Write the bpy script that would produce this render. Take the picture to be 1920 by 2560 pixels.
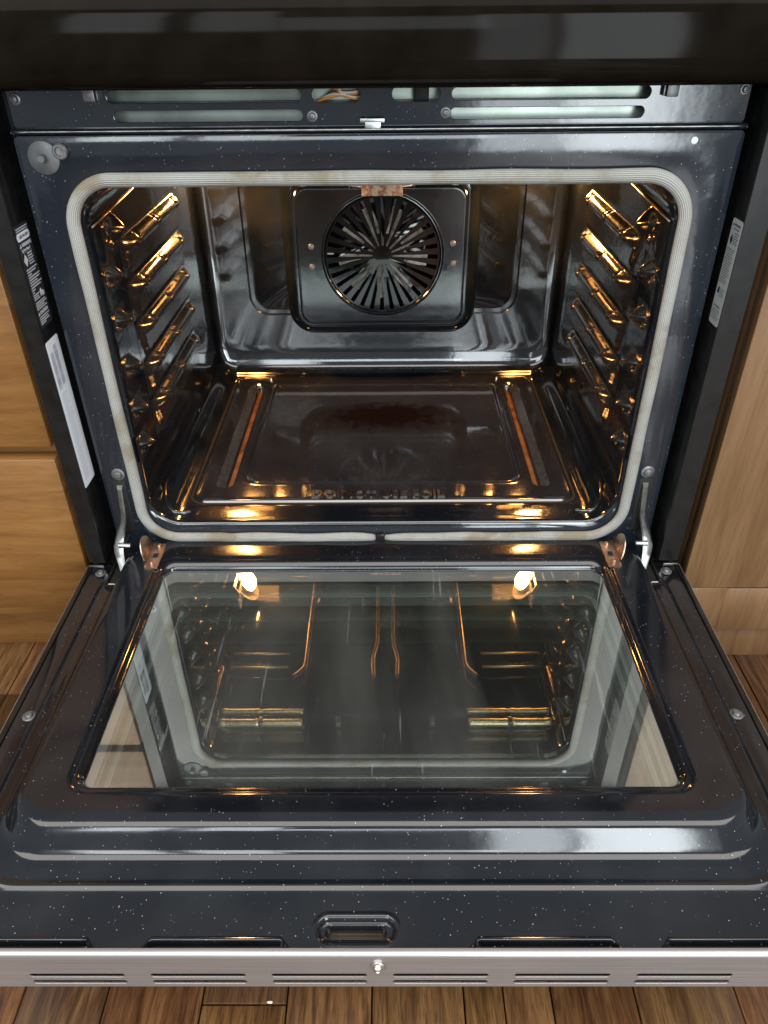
import bpy, bmesh, math, random
from mathutils import Vector, Matrix, noise
random.seed(7)
for o in list(bpy.data.objects): bpy.data.objects.remove(o)
sc = bpy.context.scene
C = sc.collection
PI = math.pi

# ------------------------------------------------------------------ camera
cam_d = bpy.data.cameras.new('camera'); cam = bpy.data.objects.new('camera', cam_d); C.objects.link(cam)
PITCH, YAW, ROLL = 0.602840844, 0.0093014, -0.0100796
cp, sp = math.cos(PITCH), math.sin(PITCH)
Z = Matrix.Rotation(YAW, 3, 'Z')
fw = Z @ Vector((0, cp, -sp)); rt = Z @ Vector((1, 0, 0)); up = Z @ Vector((0, sp, cp))
cr, sr = math.cos(ROLL), math.sin(ROLL)
r2 = cr*rt + sr*up; u2 = -sr*rt + cr*up
M = Matrix((r2, u2, -fw)).transposed().to_4x4()
M.translation = Vector((0.0094, -0.775, 0.60103))
cam.matrix_world = M
cam_d.sensor_fit = 'VERTICAL'; cam_d.sensor_height = 36; cam_d.lens = 1860.94/2560*36
cam_d.clip_start = 0.02; cam_d.clip_end = 100
sc.camera = cam

# ------------------------------------------------------------------ light
W = bpy.data.worlds.new('World'); sc.world = W; W.use_nodes = True
wn = W.node_tree.nodes; wl = W.node_tree.links
bg = wn['Background']; bg.inputs[0].default_value = (0.86, 0.93, 1.0, 1); bg.inputs[1].default_value = 0.38
def area(name, loc, target, sx, sy, power, col):
    l = bpy.data.lights.new(name, 'AREA'); l.shape = 'RECTANGLE'; l.size = sx; l.size_y = sy
    l.energy = power; l.color = col
    o = bpy.data.objects.new(name, l); C.objects.link(o)
    o.location = loc
    o.rotation_euler = (Vector(target)-Vector(loc)).to_track_quat('-Z', 'Y').to_euler()
    return o
area('ceiling_bounce', (0.1, -1.9, 2.3), (0.1, -1.9, 0.0), 6.4, 2.2, 165, (1.0, .96, .90))  # broad area lamp added for bounce off the unseen ceiling
for wx, wz, ww, wh, wp in ((-1.30, 1.45, .45, 1.1, 13), (-.72, 1.45, .40, 1.1, 10), (.0, 1.12, 1.0, .40, 8), (.62, .66, .34, 1.6, 12), (1.14, .66, .56, 1.6, 36)):
    area('window_light', (wx, -3.25, wz), (wx*.6, 0, wz-.1), ww, wh, wp, (.87, .95, 1.0))
vs = sc.view_settings
vs.view_transform = 'Standard'; vs.look = 'None'; vs.exposure = 0.22; vs.gamma = 1
try: vs.use_curve_mapping = False
except Exception: pass
sc.cycles.max_bounces = 10; sc.cycles.glossy_bounces = 6; sc.cycles.transparent_max_bounces = 12
sc.cycles.caustics_reflective = False; sc.cycles.caustics_refractive = False

# ------------------------------------------------------------------ materials
def nt(name):
    m = bpy.data.materials.new(name); m.use_nodes = True
    n = m.node_tree.nodes; l = m.node_tree.links
    return m, n, l, n['Principled BSDF']
def tex(n, l, kind, scale=5, stretch=None, coord='Object', **kw):
    tc = n.new('ShaderNodeTexCoord'); mp = n.new('ShaderNodeMapping')
    l.new(tc.outputs[coord], mp.inputs[0])
    if stretch: mp.inputs['Scale'].default_value = stretch
    t = n.new(kind); l.new(mp.outputs[0], t.inputs['Vector'])
    t.inputs['Scale'].default_value = scale
    for k, v in kw.items(): t.inputs[k].default_value = v
    return t
def ramp(n, l, src, stops):
    r = n.new('ShaderNodeValToRGB'); l.new(src, r.inputs[0])
    e = r.color_ramp.elements
    while len(e) < len(stops): e.new(.5)
    for i, (p, c) in enumerate(stops):
        e[i].position = p; e[i].color = c if len(c) == 4 else (*c, 1)
    return r
def math_n(n, l, op, a, b=None, clamp=False):
    m = n.new('ShaderNodeMath'); m.operation = op; m.use_clamp = clamp
    for i, v in enumerate((a, b)):
        if v is None: continue
        if isinstance(v, (int, float)): m.inputs[i].default_value = v
        else: l.new(v, m.inputs[i])
    return m.outputs[0]
def mixc(n, l, f, a, b):
    m = n.new('ShaderNodeMix'); m.data_type = 'RGBA'
    for i, v in ((0, f), (6, a), (7, b)):
        if isinstance(v, (int, float)): m.inputs[i].default_value = v
        elif isinstance(v, tuple): m.inputs[i].default_value = (*v, 1) if len(v) == 3 else v
        else: l.new(v, m.inputs[i])
    return m.outputs[2]
def bump(n, l, h, strength, dist, b):
    x = n.new('ShaderNodeBump'); x.inputs['Strength'].default_value = strength; x.inputs['Distance'].default_value = dist
    l.new(h, x.inputs['Height']); l.new(x.outputs[0], b.inputs['Normal']); return x

def enamel(name, base, speck=1.0, rough=.09, peel=.12, spec=.5, stain=None, ior=1.5):
    m, n, l, b = nt(name)
    v = tex(n, l, 'ShaderNodeTexVoronoi', 290)
    sep = n.new('ShaderNodeSeparateColor'); l.new(v.outputs['Color'], sep.inputs[0])
    thr = math_n(n, l, 'MULTIPLY', math_n(n, l, 'POWER', sep.outputs[0], 1.5), .116*speck)          # radius per cell
    hit = math_n(n, l, 'LESS_THAN', v.outputs['Distance'], thr)
    den = tex(n, l, 'ShaderNodeTexNoise', 9, Detail=2)
    hit = math_n(n, l, 'MULTIPLY', hit, math_n(n, l, 'MULTIPLY', den.outputs[0], 1.5, True))
    c = mixc(n, l, hit, base, (.38, .43, .47))
    cl = tex(n, l, 'ShaderNodeTexNoise', 14, Detail=6)
    dirt = ramp(n, l, cl.outputs[0], [(.45, (0, 0, 0)), (.8, (1, 1, 1))])
    c = mixc(n, l, math_n(n, l, 'MULTIPLY', dirt.outputs[0], .10), c, (.10, .105, .11))
    if stain:
        tc = n.new('ShaderNodeTexCoord'); mp = n.new('ShaderNodeMapping'); l.new(tc.outputs['Object'], mp.inputs[0])
        mp.vector_type = 'TEXTURE'; mp.inputs['Location'].default_value = stain[0]; mp.inputs['Scale'].default_value = stain[1]
        g = n.new('ShaderNodeTexGradient'); g.gradient_type = 'SPHERICAL'; l.new(mp.outputs[0], g.inputs[0])
        nz = tex(n, l, 'ShaderNodeTexNoise', 60, Detail=8, Roughness=.7)
        s = math_n(n, l, 'ADD', g.outputs[0], math_n(n, l, 'MULTIPLY', math_n(n, l, 'SUBTRACT', nz.outputs[0], .5), 1.6))
        s = ramp(n, l, s, [(.30, (0, 0, 0)), (.60, (1, 1, 1))]).outputs[0]
        c = mixc(n, l, math_n(n, l, 'MULTIPLY', s, stain[3]), c, stain[2])
    l.new(c, b.inputs['Base Color'])
    sm = tex(n, l, 'ShaderNodeTexNoise', 5, Detail=5, Roughness=.6, Distortion=1.0)
    rr_ = n.new('ShaderNodeMapRange'); l.new(sm.outputs[0], rr_.inputs[0])
    rr_.inputs[1].default_value = .35; rr_.inputs[2].default_value = .75
    rr_.inputs[3].default_value = rough*.6; rr_.inputs[4].default_value = rough*1.7
    rv = rr_.outputs[0]
    if stain:
        rv = math_n(n, l, 'ADD', rv, math_n(n, l, 'MULTIPLY', s, .15))
        l.new(math_n(n, l, 'MULTIPLY', math_n(n, l, 'SUBTRACT', 1.0, math_n(n, l, 'MULTIPLY', s, .92)), spec), b.inputs['Specular IOR Level'])
    l.new(rv, b.inputs['Roughness'])
    b.inputs['Specular IOR Level'].default_value = spec; b.inputs['IOR'].default_value = ior
    pz = tex(n, l, 'ShaderNodeTexNoise', 55, Detail=2)
    pz2 = tex(n, l, 'ShaderNodeTexNoise', 9, Detail=1)
    hh = math_n(n, l, 'ADD', pz.outputs[0], math_n(n, l, 'MULTIPLY', pz2.outputs[0], .8))
    bump(n, l, hh, peel, .0015, b)
    return m
def plain(name, col, rough=.5, metal=0, spec=.5, nscale=None, var=.3, bmp=0, stretch=None, coat=0):
    m, n, l, b = nt(name)
    if nscale:
        t = tex(n, l, 'ShaderNodeTexNoise', nscale, stretch, Detail=6)
        d = tuple(x*(1-var) for x in col); h = tuple(min(1, x*(1+var)) for x in col)
        r = ramp(n, l, t.outputs[0], [(.3, d), (.7, h)]); l.new(r.outputs[0], b.inputs['Base Color'])
        if bmp: bump(n, l, t.outputs[0], bmp, .001, b)
    else: b.inputs['Base Color'].default_value = (*col, 1)
    b.inputs['Roughness'].default_value = rough; b.inputs['Metallic'].default_value = metal
    b.inputs['Specular IOR Level'].default_value = spec; b.inputs['Coat Weight'].default_value = coat
    return m
def emit(name, col, s):
    m, n, l, b = nt(name)
    b.inputs['Base Color'].default_value = (*col, 1); b.inputs['Emission Color'].default_value = (*col, 1)
    b.inputs['Emission Strength'].default_value = s; return m

M_front = enamel('front enamel', (.0105, .0145, .0210), 1.15, .10, .08, .65)
M_door = enamel('door enamel', (.0055, .0064, .0090), 1.15, .115, .04, .68)
M_cav = enamel('cavity enamel', (.0036, .0052, .0078), .8, .085, .05, .75, ior=1.62)
M_rib = enamel('rack support enamel', (.014, .0135, .013), .5, .15, .30, .9, ior=1.7)
M_insert = enamel('floor plate enamel', (.0135, .0135, .0165), 1.0, .075, .06, .8,
                  stain=((0.0, .30, .052), (.16, .075, .2), (.006, .0025, .002), .95), ior=1.8)
M_letter = enamel('raised letter enamel', (.004, .003, .003), .1, .30, .05, .9, ior=1.9)
M_fan = enamel('fan cover enamel', (.004, .0065, .009), .25, .095, .06, .55, ior=1.5)
M_grille = enamel('fan grille enamel', (.0018, .0022, .0026), .25, .07, .06, .25,
                  stain=((.07, .42, .265), (.06, .2, .11), (.10, .07, .055), .25))
M_black = plain('black paint', (.006, .006, .0058), .30, nscale=70, var=.5, bmp=.05)
M_blackg = plain('gloss black steel', (.008, .0078, .007), .16, nscale=40, var=.4)
M_panel = plain('console black glass', (.0060, .0045, .0030), .075, spec=.045, nscale=30, var=.3)
M_dark = plain('dark cavity', (.004, .004, .004), .7)
M_slotsheen = plain('grey slot sheen', (.040, .042, .047), .28, .3, nscale=120, var=.5, bmp=.2)
M_zinc = plain('zinc plated steel', (.36, .37, .35), .38, 1, nscale=90, var=.35, bmp=.1)
M_galv = plain('galvanised sheet', (.29, .335, .29), .32, .6, nscale=11, var=.55, bmp=.4)
M_clip = plain('orange lit steel', (.50, .36, .28), .33, 1, nscale=80, var=.3)  # copper tint stands for orange lamp light mirrored in the steel
M_screw = plain('screw steel', (.20, .20, .20), .42, .7, nscale=300, var=.3)
M_screwb = plain('bright screw', (.75, .72, .68), .22, 1)
M_white = plain('white label', (.92, .95, 1.0), .35)
M_silverlab = plain('silver label', (.45, .48, .47), .4, .2)
M_blacklab = plain('black label', (.03, .03, .035), .4)
M_ink = plain('label ink', (.02, .022, .05), .5)
M_inkgrey = plain('faint label ink', (.22, .25, .30), .5)
M_inkwhite = plain('white print', (.68, .68, .70), .5)
M_orangew = plain('orange wire', (.75, .30, .07), .4)
M_cream = plain('cream wire', (.75, .68, .55), .4)
M_crumb = plain('crumb', (.8, .74, .6), .8)
M_spacer = plain('window spacer', (.80, .88, .88), .4, 0)
M_lens = emit('lamp lens', (1.0, .44, .11), 330)
M_elem = plain('heating element', (.95, .78, .48), .42, .9, nscale=200, var=.3)

# rust coloured things
def rusty(name, a, bcol, c3, scale):
    m, n, l, b = nt(name)
    t = tex(n, l, 'ShaderNodeTexNoise', scale, Detail=8, Roughness=.65)
    r = ramp(n, l, t.outputs[0], [(.36, c3), (.47, bcol), (.58, a)])
    l.new(r.outputs[0], b.inputs['Base Color']); b.inputs['Roughness'].default_value = .6
    bump(n, l, t.outputs[0], .3, .001, b); return m
M_rust = rusty('peeling bracket', (.52, .44, .34), (.30, .13, .07), (.12, .03, .02), 110)
M_slot = rusty('browned slot steel', (.24, .10, .04), (.15, .055, .02), (.035, .014, .009), 45)
M_blade = rusty('fan blade', (.62, .56, .48), (.50, .43, .36), (.14, .07, .04), 60)

M_elemd = plain('dimmed heating element', (.16, .12, .09), .42, .7, nscale=200, var=.3)  # darker copy of the element metal to keep its reflection faint
# brushed steel
M_steel, n, l, b = nt('brushed steel')
t = tex(n, l, 'ShaderNodeTexNoise', 40, (.15, 12, 12), Detail=5)
r = ramp(n, l, t.outputs[0], [(.3, (.36, .345, .34)), (.7, (.48, .46, .46))]); l.new(r.outputs[0], b.inputs['Base Color'])
b.inputs['Metallic'].default_value = .8; b.inputs['Roughness'].default_value = .42
bump(n, l, t.outputs[0], .06, .0005, b)

# woven gasket
M_gask, n, l, b = nt('woven fibreglass')
uv = n.new('ShaderNodeUVMap'); sx = n.new('ShaderNodeSeparateXYZ'); l.new(uv.outputs[0], sx.inputs[0])
rows = math_n(n, l, 'SINE', math_n(n, l, 'MULTIPLY', sx.outputs[1], 2*PI*20))
knit = math_n(n, l, 'SINE', math_n(n, l, 'ADD', math_n(n, l, 'MULTIPLY', sx.outputs[0], 2*PI/.0019), math_n(n, l, 'MULTIPLY', sx.outputs[1], 18.0)))
w = math_n(n, l, 'ADD', math_n(n, l, 'MULTIPLY', rows, .5), math_n(n, l, 'MULTIPLY', knit, .18))
w01 = math_n(n, l, 'ADD', math_n(n, l, 'MULTIPLY', w, .5), .5, True)
st = tex(n, l, 'ShaderNodeTexNoise', 13, Detail=7, Roughness=.62)
st2 = ramp(n, l, st.outputs[0], [(.36, (.51, .525, .51)), (.53, (.43, .43, .39)), (.62, (.29, .24, .15))])
cc = mixc(n, l, w01, (.16, .155, .14), st2.outputs[0])
l.new(cc, b.inputs['Base Color']); b.inputs['Roughness'].default_value = .75
bump(n, l, w, .5, .0012, b)

# door glass: a coated pane that both reflects and lets one see in
def pane_mat(name, refl, tint, veil):
    m, n, l, b = nt(name); n.remove(b); out = n['Material Output']
    tr = n.new('ShaderNodeBsdfTransparent'); tr.inputs[0].default_value = (*tint, 1)
    gl = n.new('ShaderNodeBsdfGlossy'); gl.inputs[0].default_value = (.94, 1.0, .95, 1); gl.inputs[1].default_value = .012
    lw = n.new('ShaderNodeFresnel'); lw.inputs[0].default_value = 1.5
    f = math_n(n, l, 'ADD', lw.outputs[0], refl, True)
    mx = n.new('ShaderNodeMixShader'); l.new(f, mx.inputs[0]); l.new(tr.outputs[0], mx.inputs[1]); l.new(gl.outputs[0], mx.inputs[2])
    df = n.new('ShaderNodeBsdfDiffuse'); df.inputs[0].default_value = (.80, .85, .83, 1)
    sm = tex(n, l, 'ShaderNodeTexNoise', 3.5, (1, .35, 1), Detail=5, Distortion=.8)
    sc1 = tex(n, l, 'ShaderNodeTexNoise', 190, (1, .05, 1), Detail=3, Distortion=.6)
    scr = ramp(n, l, sc1.outputs[0], [(.67, (0, 0, 0)), (.72, (1, 1, 1))])
    vf = math_n(n, l, 'ADD', math_n(n, l, 'MULTIPLY', ramp(n, l, sm.outputs[0], [(.42, (.12, .12, .12)), (.68, (1, 1, 1))]).outputs[0], veil), math_n(n, l, 'MULTIPLY', scr.outputs[0], veil*1.0))
    m2 = n.new('ShaderNodeMixShader'); l.new(vf, m2.inputs[0]); l.new(mx.outputs[0], m2.inputs[1]); l.new(df.outputs[0], m2.inputs[2])
    l.new(m2.outputs[0], out.inputs[0]); return m
M_pane = pane_mat('coated glass', .44, (.93, .975, .95), .075)
M_pane2 = pane_mat('inner coated glass', .20, (.86, .92, .89), .012)

# timber
def wood(name, dark, mid, light, axis, scale=6, rough=.38, rnd=0.0, ring=1.0, fine=.16):
    m, n, l, b = nt(name)
    st = {'x': (.9, 9, 9), 'z': (9, 9, .7), 'y': (11, .8, 11)}[axis]
    off = None
    tc = n.new('ShaderNodeTexCoord'); oi = n.new('ShaderNodeObjectInfo')
    ad = n.new('ShaderNodeVectorMath'); ad.operation = 'MULTIPLY_ADD'
    cb = n.new('ShaderNodeCombineXYZ')
    for i in range(3): l.new(oi.outputs['Random'], cb.inputs[i])
    l.new(cb.outputs[0], ad.inputs[0]); ad.inputs[1].default_value = (37, 91, 53); l.new(tc.outputs['Object'], ad.inputs[2])
    mp = n.new('ShaderNodeMapping'); mp.inputs['Scale'].default_value = st; l.new(ad.outputs[0], mp.inputs[0])
    a = n.new('ShaderNodeTexNoise'); a.inputs['Scale'].default_value = scale; a.inputs['Detail'].default_value = 8
    a.inputs['Roughness'].default_value = .62; a.inputs['Distortion'].default_value = ring; l.new(mp.outputs[0], a.inputs[0])
    c = ramp(n, l, a.outputs[0], [(.30, dark), (.48, mid), (.68, light)]).outputs[0]
    f = n.new('ShaderNodeTexNoise'); f.inputs['Scale'].default_value = scale*11; f.inputs['Detail'].default_value = 3; l.new(mp.outputs[0], f.inputs[0])
    fr = ramp(n, l, f.outputs[0], [(.36, (0, 0, 0)), (.52, (1, 1, 1))])
    c = mixc(n, l, math_n(n, l, 'MULTIPLY', math_n(n, l, 'SUBTRACT', 1.0, fr.outputs[0]), fine), c, tuple(x*.35 for x in dark))
    big = n.new('ShaderNodeTexNoise'); big.inputs['Scale'].default_value = 3.5; big.inputs['Detail'].default_value = 3; l.new(ad.outputs[0], big.inputs[0])
    c = mixc(n, l, math_n(n, l, 'MULTIPLY', ramp(n, l, big.outputs[0], [(.4, (0, 0, 0)), (.7, (1, 1, 1))]).outputs[0], .35), c, tuple(x*.8 for x in dark))
    if rnd:
        hs = n.new('ShaderNodeHueSaturation'); l.new(c, hs.inputs['Color'])
        mr = n.new('ShaderNodeMapRange'); l.new(oi.outputs['Random'], mr.inputs[0]); mr.inputs[3].default_value = 1-rnd; mr.inputs[4].default_value = 1+rnd
        l.new(mr.outputs[0], hs.inputs['Value'])
        wh = math_n(n, l, 'FRACT', math_n(n, l, 'MULTIPLY', oi.outputs['Random'], 17.3))
        mr2 = n.new('ShaderNodeMapRange'); l.new(wh, mr2.inputs[0]); mr2.inputs[3].default_value = .487; mr2.inputs[4].default_value = .503
        l.new(mr2.outputs[0], hs.inputs['Hue']); c = hs.outputs[0]
    l.new(c, b.inputs['Base Color']); b.inputs['Roughness'].default_value = rough
    bump(n, l, f.outputs[0], .12, .0008, b)
    return m
M_woodL = wood('honey drawer timber', (.138, .057, .014), (.210, .094, .0245), (.268, .131, .037), 'x', 5)
M_woodR = wood('rose brown cabinet timber', (.135, .068, .029), (.188, .103, .047), (.238, .14, .068), 'z', 4, .33)
M_plank = wood('floor plank timber', (.045, .020, .008), (.125, .060, .023), (.225, .120, .045), 'y', 6, .32, .36, 1.6, .45)
M_sub = plain('dark subfloor', (.02, .012, .007), .8)

# ------------------------------------------------------------------ mesh helpers
def obj(name, bm, mat, parent=None, smooth=35, label=None):
    me = bpy.data.meshes.new(name)
    bmesh.ops.recalc_face_normals(bm, faces=bm.faces) if getattr(bm, 'recalc', True) is True and smooth is not None and smooth != 999 else None
    bm.to_mesh(me); bm.free()
    if smooth:
        for p in me.polygons: p.use_smooth = True
        if smooth < 180: me.set_sharp_from_angle(angle=math.radians(smooth))
    me.materials.append(mat)
    o = bpy.data.objects.new(name, me); C.objects.link(o)
    if parent: o.parent = parent
    if label: o['label'] = label
    return o
def empty(name, loc, label, cat, group=None, kind=None):
    o = bpy.data.objects.new(name, None); o.empty_display_size = .05; C.objects.link(o)
    o['label'] = label; o['category'] = cat
    if group: o['group'] = group
    return o
def share(src, name, parent, mw=None):
    o = bpy.data.objects.new(name, src.data); C.objects.link(o); o.parent = parent
    if mw: o.matrix_local = mw
    return o
def rr(cx, cy, hw, hh, r, nc=8, ns=6):
    """rounded rectangle, counter clockwise, fixed vertex count"""
    r = min(r, hw*.999, hh*.999); P = []
    cs = [(cx+hw-r, cy-hh+r, -90), (cx+hw-r, cy+hh-r, 0), (cx-hw+r, cy+hh-r, 90), (cx-hw+r, cy-hh+r, 180)]
    for k, (x, y, a0) in enumerate(cs):
        for i in range(nc+1):
            a = math.radians(a0+90*i/nc); P.append((x+r*math.cos(a), y+r*math.sin(a)))
        x2, y2, a2 = cs[(k+1) % 4]; a2 = math.radians(a2)
        e = (x2+r*math.cos(a2), y2+r*math.sin(a2)); s = P[-1]
        for i in range(1, ns): P.append((s[0]+(e[0]-s[0])*i/ns, s[1]+(e[1]-s[1])*i/ns))
    return P
def rb(x0, x1, y0, y1, r, nc=8, ns=6): return rr((x0+x1)/2, (y0+y1)/2, (x1-x0)/2, (y1-y0)/2, r, nc, ns)
def loft(bm, rings, cap_end=False, cap_start=False, closed=True):
    vs = [[bm.verts.new(p) for p in ring] for ring in rings]
    n = len(vs[0])
    for a, b_ in zip(vs, vs[1:]):
        for i in range(n if closed else n-1):
            j = (i+1) % n
            bm.faces.new((a[i], a[j], b_[j], b_[i]))
    if cap_end: bm.faces.new(vs[-1])
    if cap_start: bm.faces.new(vs[0][::-1])
    return vs
def XZ(P, y): return [(a, y, c) for a, c in P]
def XY(P, z): return [(a, c, z) for a, c in P]
def YZ(P, x): return [(x, a, c) for a, c in P]
def box(bm, x0, x1, y0, y1, z0, z1, bev=0):
    r = bmesh.ops.create_cube(bm, size=1, matrix=Matrix.Translation(((x0+x1)/2, (y0+y1)/2, (z0+z1)/2)) @ Matrix.Diagonal((x1-x0, y1-y0, z1-z0, 1)))
    if bev:
        ed = list({e for v in r['verts'] for e in v.link_edges})
        bmesh.ops.bevel(bm, geom=ed, offset=bev, segments=2, affect='EDGES', profile=.5)
def boxo(name, x0, x1, y0, y1, z0, z1, mat, parent, bev=.001, label=None):
    bm = bmesh.new(); box(bm, x0, x1, y0, y1, z0, z1, bev); return obj(name, bm, mat, parent, 35, label)
def tube(bm, pts, r, n=10, cap=True):
    pts = [Vector(p) for p in pts]; rings = []; prev = None
    for i, p in enumerate(pts):
        t = (pts[min(i+1, len(pts)-1)]-pts[max(i-1, 0)]).normalized()
        if prev is None:
            a = t.orthogonal().normalized()
        else: a = (prev - t*prev.dot(t)).normalized()
        prev = a; b_ = t.cross(a)
        rad = r[i] if isinstance(r, (list, tuple)) else r
        rings.append([p+rad*(math.cos(2*PI*k/n)*a+math.sin(2*PI*k/n)*b_) for k in range(n)])
    loft(bm, rings, cap, cap)
def smoothpath(pts, seg=6):
    pts = [Vector(p) for p in pts]; out = []
    for i in range(len(pts)-1):
        p0 = pts[max(i-1, 0)]; p1 = pts[i]; p2 = pts[i+1]; p3 = pts[min(i+2, len(pts)-1)]
        for k in range(seg):
            t = k/seg
            out.append(.5*((2*p1)+(-p0+p2)*t+(2*p0-5*p1+4*p2-p3)*t*t+(-p0+3*p1-3*p2+p3)*t**3))
    out.append(pts[-1]); return out
def lathe(bm, prof, frame, n=24):
    """prof [(r,h)], frame Matrix mapping local xyz (axis z)"""
    rings = [[frame @ Vector((r*math.cos(2*PI*k/n), r*math.sin(2*PI*k/n), h)) for k in range(n)] for r, h in prof]
    loft(bm, rings, True, True)
def field(bm, us, vs_, f):
    g = [[bm.verts.new(f(u, v)) for v in vs_] for u in us]
    for i in range(len(us)-1):
        for j in range(len(vs_)-1): bm.faces.new((g[i][j], g[i+1][j], g[i+1][j+1], g[i][j+1]))
def lin(a, b_, n): return [a+(b_-a)*i/n for i in range(n+1)]
def sst(a, b_, x):
    t = max(0, min(1, (x-a)/(b_-a))) if a != b_ else 0
    return t*t*(3-2*t)
def sdr(x, y, x0, x1, y0, y1, r):
    """signed distance to a rounded rectangle, negative inside"""
    qx = abs(x-(x0+x1)/2)-(x1-x0)/2+r; qy = abs(y-(y0+y1)/2)-(y1-y0)/2+r
    return math.hypot(max(qx, 0), max(qy, 0))+min(max(qx, qy), 0)-r
def plate2d(name, loops, mw, mat, parent, thick=.0008, bev=.0003, label=None):
    """flat sheet with holes: 2D loops (first the outline), laid by matrix mw; its face is at local z=thick"""
    cu = bpy.data.curves.new('t', 'CURVE'); cu.dimensions = '2D'; cu.fill_mode = 'BOTH'
    cu.extrude = thick; cu.bevel_depth = bev; cu.bevel_resolution = 1
    for L in loops:
        s = cu.splines.new('POLY'); s.points.add(len(L)-1); s.use_cyclic_u = True
        for i, (x, y) in enumerate(L): s.points[i].co = (x, y, 0, 1)
    return from_curve(cu, name, mw, mat, parent, label)
def from_curve(cu, name, mw, mat, parent, label=None, smooth=40):
    t = bpy.data.objects.new('t', cu); C.objects.link(t)
    dg = bpy.context.evaluated_depsgraph_get()
    me = bpy.data.meshes.new_from_object(t.evaluated_get(dg)); me.name = name
    bpy.data.objects.remove(t); bpy.data.curves.remove(cu)
    me.transform(mw)
    if mw.determinant() < 0: me.flip_normals()
    me.materials.clear(); me.materials.append(mat)
    for p in me.polygons: p.use_smooth = True
    me.set_sharp_from_angle(angle=math.radians(smooth))
    o = bpy.data.objects.new(name, me); C.objects.link(o)
    if parent: o.parent = parent
    if label: o['label'] = label
    return o
def text(body, size, mw, mat, parent, name='lettering', extr=.00005, bold=0, align='LEFT', sx=1.0):
    cu = bpy.data.curves.new('t', 'FONT'); cu.body = body; cu.size = size; cu.extrude = extr; cu.offset = bold
    cu.align_x = align
    return from_curve(cu, name, mw @ Matrix.Diagonal((sx, 1, 1, 1)), mat, parent)
def frame_mat(o, x, y, z):
    m = Matrix((Vector(x), Vector(y), Vector(z))).transposed().to_4x4(); m.translation = Vector(o); return m
FACE = lambda p: frame_mat(p, (1, 0, 0), (0, 0, 1), (0, -1, 0))      # local z looks out of the oven front
UP = lambda p: frame_mat(p, (1, 0, 0), (0, 1, 0), (0, 0, 1))

def screw(parent, mw, r=.0065, mat=None, name='screw', washer=True, cross=True):
    bm = bmesh.new(); pr = []
    if washer: pr = [(r, 0), (r, .0011), (r*.86, .0017), (r*.64, .0017)]
    pr += [(r*.62, .002 if washer else 0), (r*.62, .0030), (r*.5, .0042), (r*.22, .0046), (r*.16, .0036), (0.0001, .0034)]
    lathe(bm, pr, mw, 22)
    o = obj(name, bm, mat or M_screw, parent, 40)
    return o

# ================================================================== FLOOR
fl = bpy.data.objects.new('floor', None)
bm = bmesh.new(); box(bm, -2.2, 2.2, -3.4, .9, -.30, -.2125)
fl = obj('floor', bm, M_sub, None, 0); fl['kind'] = 'structure'; fl['label'] = 'brown mixed width timber plank floor under the oven door'; 
seams = [-.96, -.875, -.79, -.705, -.62, -.531, -.4385, -.3525, -.2697, -.1752, -.0926, -.0102, .0793, .1181, .1646, .2459, .3444, .43, .516, .60, .69, .78, .87, .96]
for i in range(len(seams)-1):
    x0, x1 = seams[i], seams[i+1]
    ys = [.12]
    if i in (5,): ys = [.12, -.059]
    elif i in (4,): ys = [.12, -.059]
    elif i in (9,): ys = [.12, -.452]
    while ys[-1] > -3.2: ys.append(ys[-1]-random.uniform(.45, .95))
    for a, c in zip(ys, ys[1:]):
        bm = bmesh.new(); dz = random.uniform(-.0006, .0006)
        box(bm, x0+.0007, x1-.0007, c+.0007, a-.0007, -.212, -.2+dz, .0012)
        obj('plank', bm, M_plank, fl, 35)

# ================================================================== LEFT CABINET
cl = empty('drawer_cabinet', (-.8, .3, -.2), 'honey brown wooden cabinet with stacked drawer fronts left of the oven', 'cabinet')
boxo('cabinet_frame', -1.15, -.3935, .020, .56, -.104, .66, M_woodL, cl, .002)
boxo('drawer_front', -1.12, -.3935, -.001, .0195, .1635, .42, M_woodL, cl, .0035)
boxo('drawer_front', -1.12, -.3945, -.001, .0195, -.1035, .1475, M_woodL, cl, .0035)
boxo('drawer_front', -1.12, -.3935, -.001, .0195, .436, .63, M_woodL, cl, .0035)
boxo('toe_kick', -1.14, -.3935, .042, .56, -.2, -.1045, M_woodL, cl, .001)
# ================================================================== RIGHT CABINET
cR = empty('panelled_cabinet', (.8, .3, -.2), 'pale rose brown wooden cabinet with flat upright panel right of the oven', 'cabinet')
boxo('front_panel', .4045, 1.1, .0, .02, -.060, .66, M_woodR, cR, .0015)
boxo('side_stile', .4045, .468, .0, .02, -.1405, -.0605, M_woodR, cR, .0015)
boxo('bottom_rail', .4690, 1.1, .003, .02, -.1405, -.064, M_woodR, cR, .002)
boxo('cabinet_frame', .4050, 1.1, .0205, .56, -.1405, .66, M_woodR, cR, .001)
boxo('base_board', .4045, 1.1, .012, .56, -.2, -.141, M_woodR, cR, .001)

# ================================================================== OVEN
ov = empty('oven', (0, .2, -.2), 'black enamelled oven with its glazed door let down flat and its interior lit', 'oven')

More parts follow.
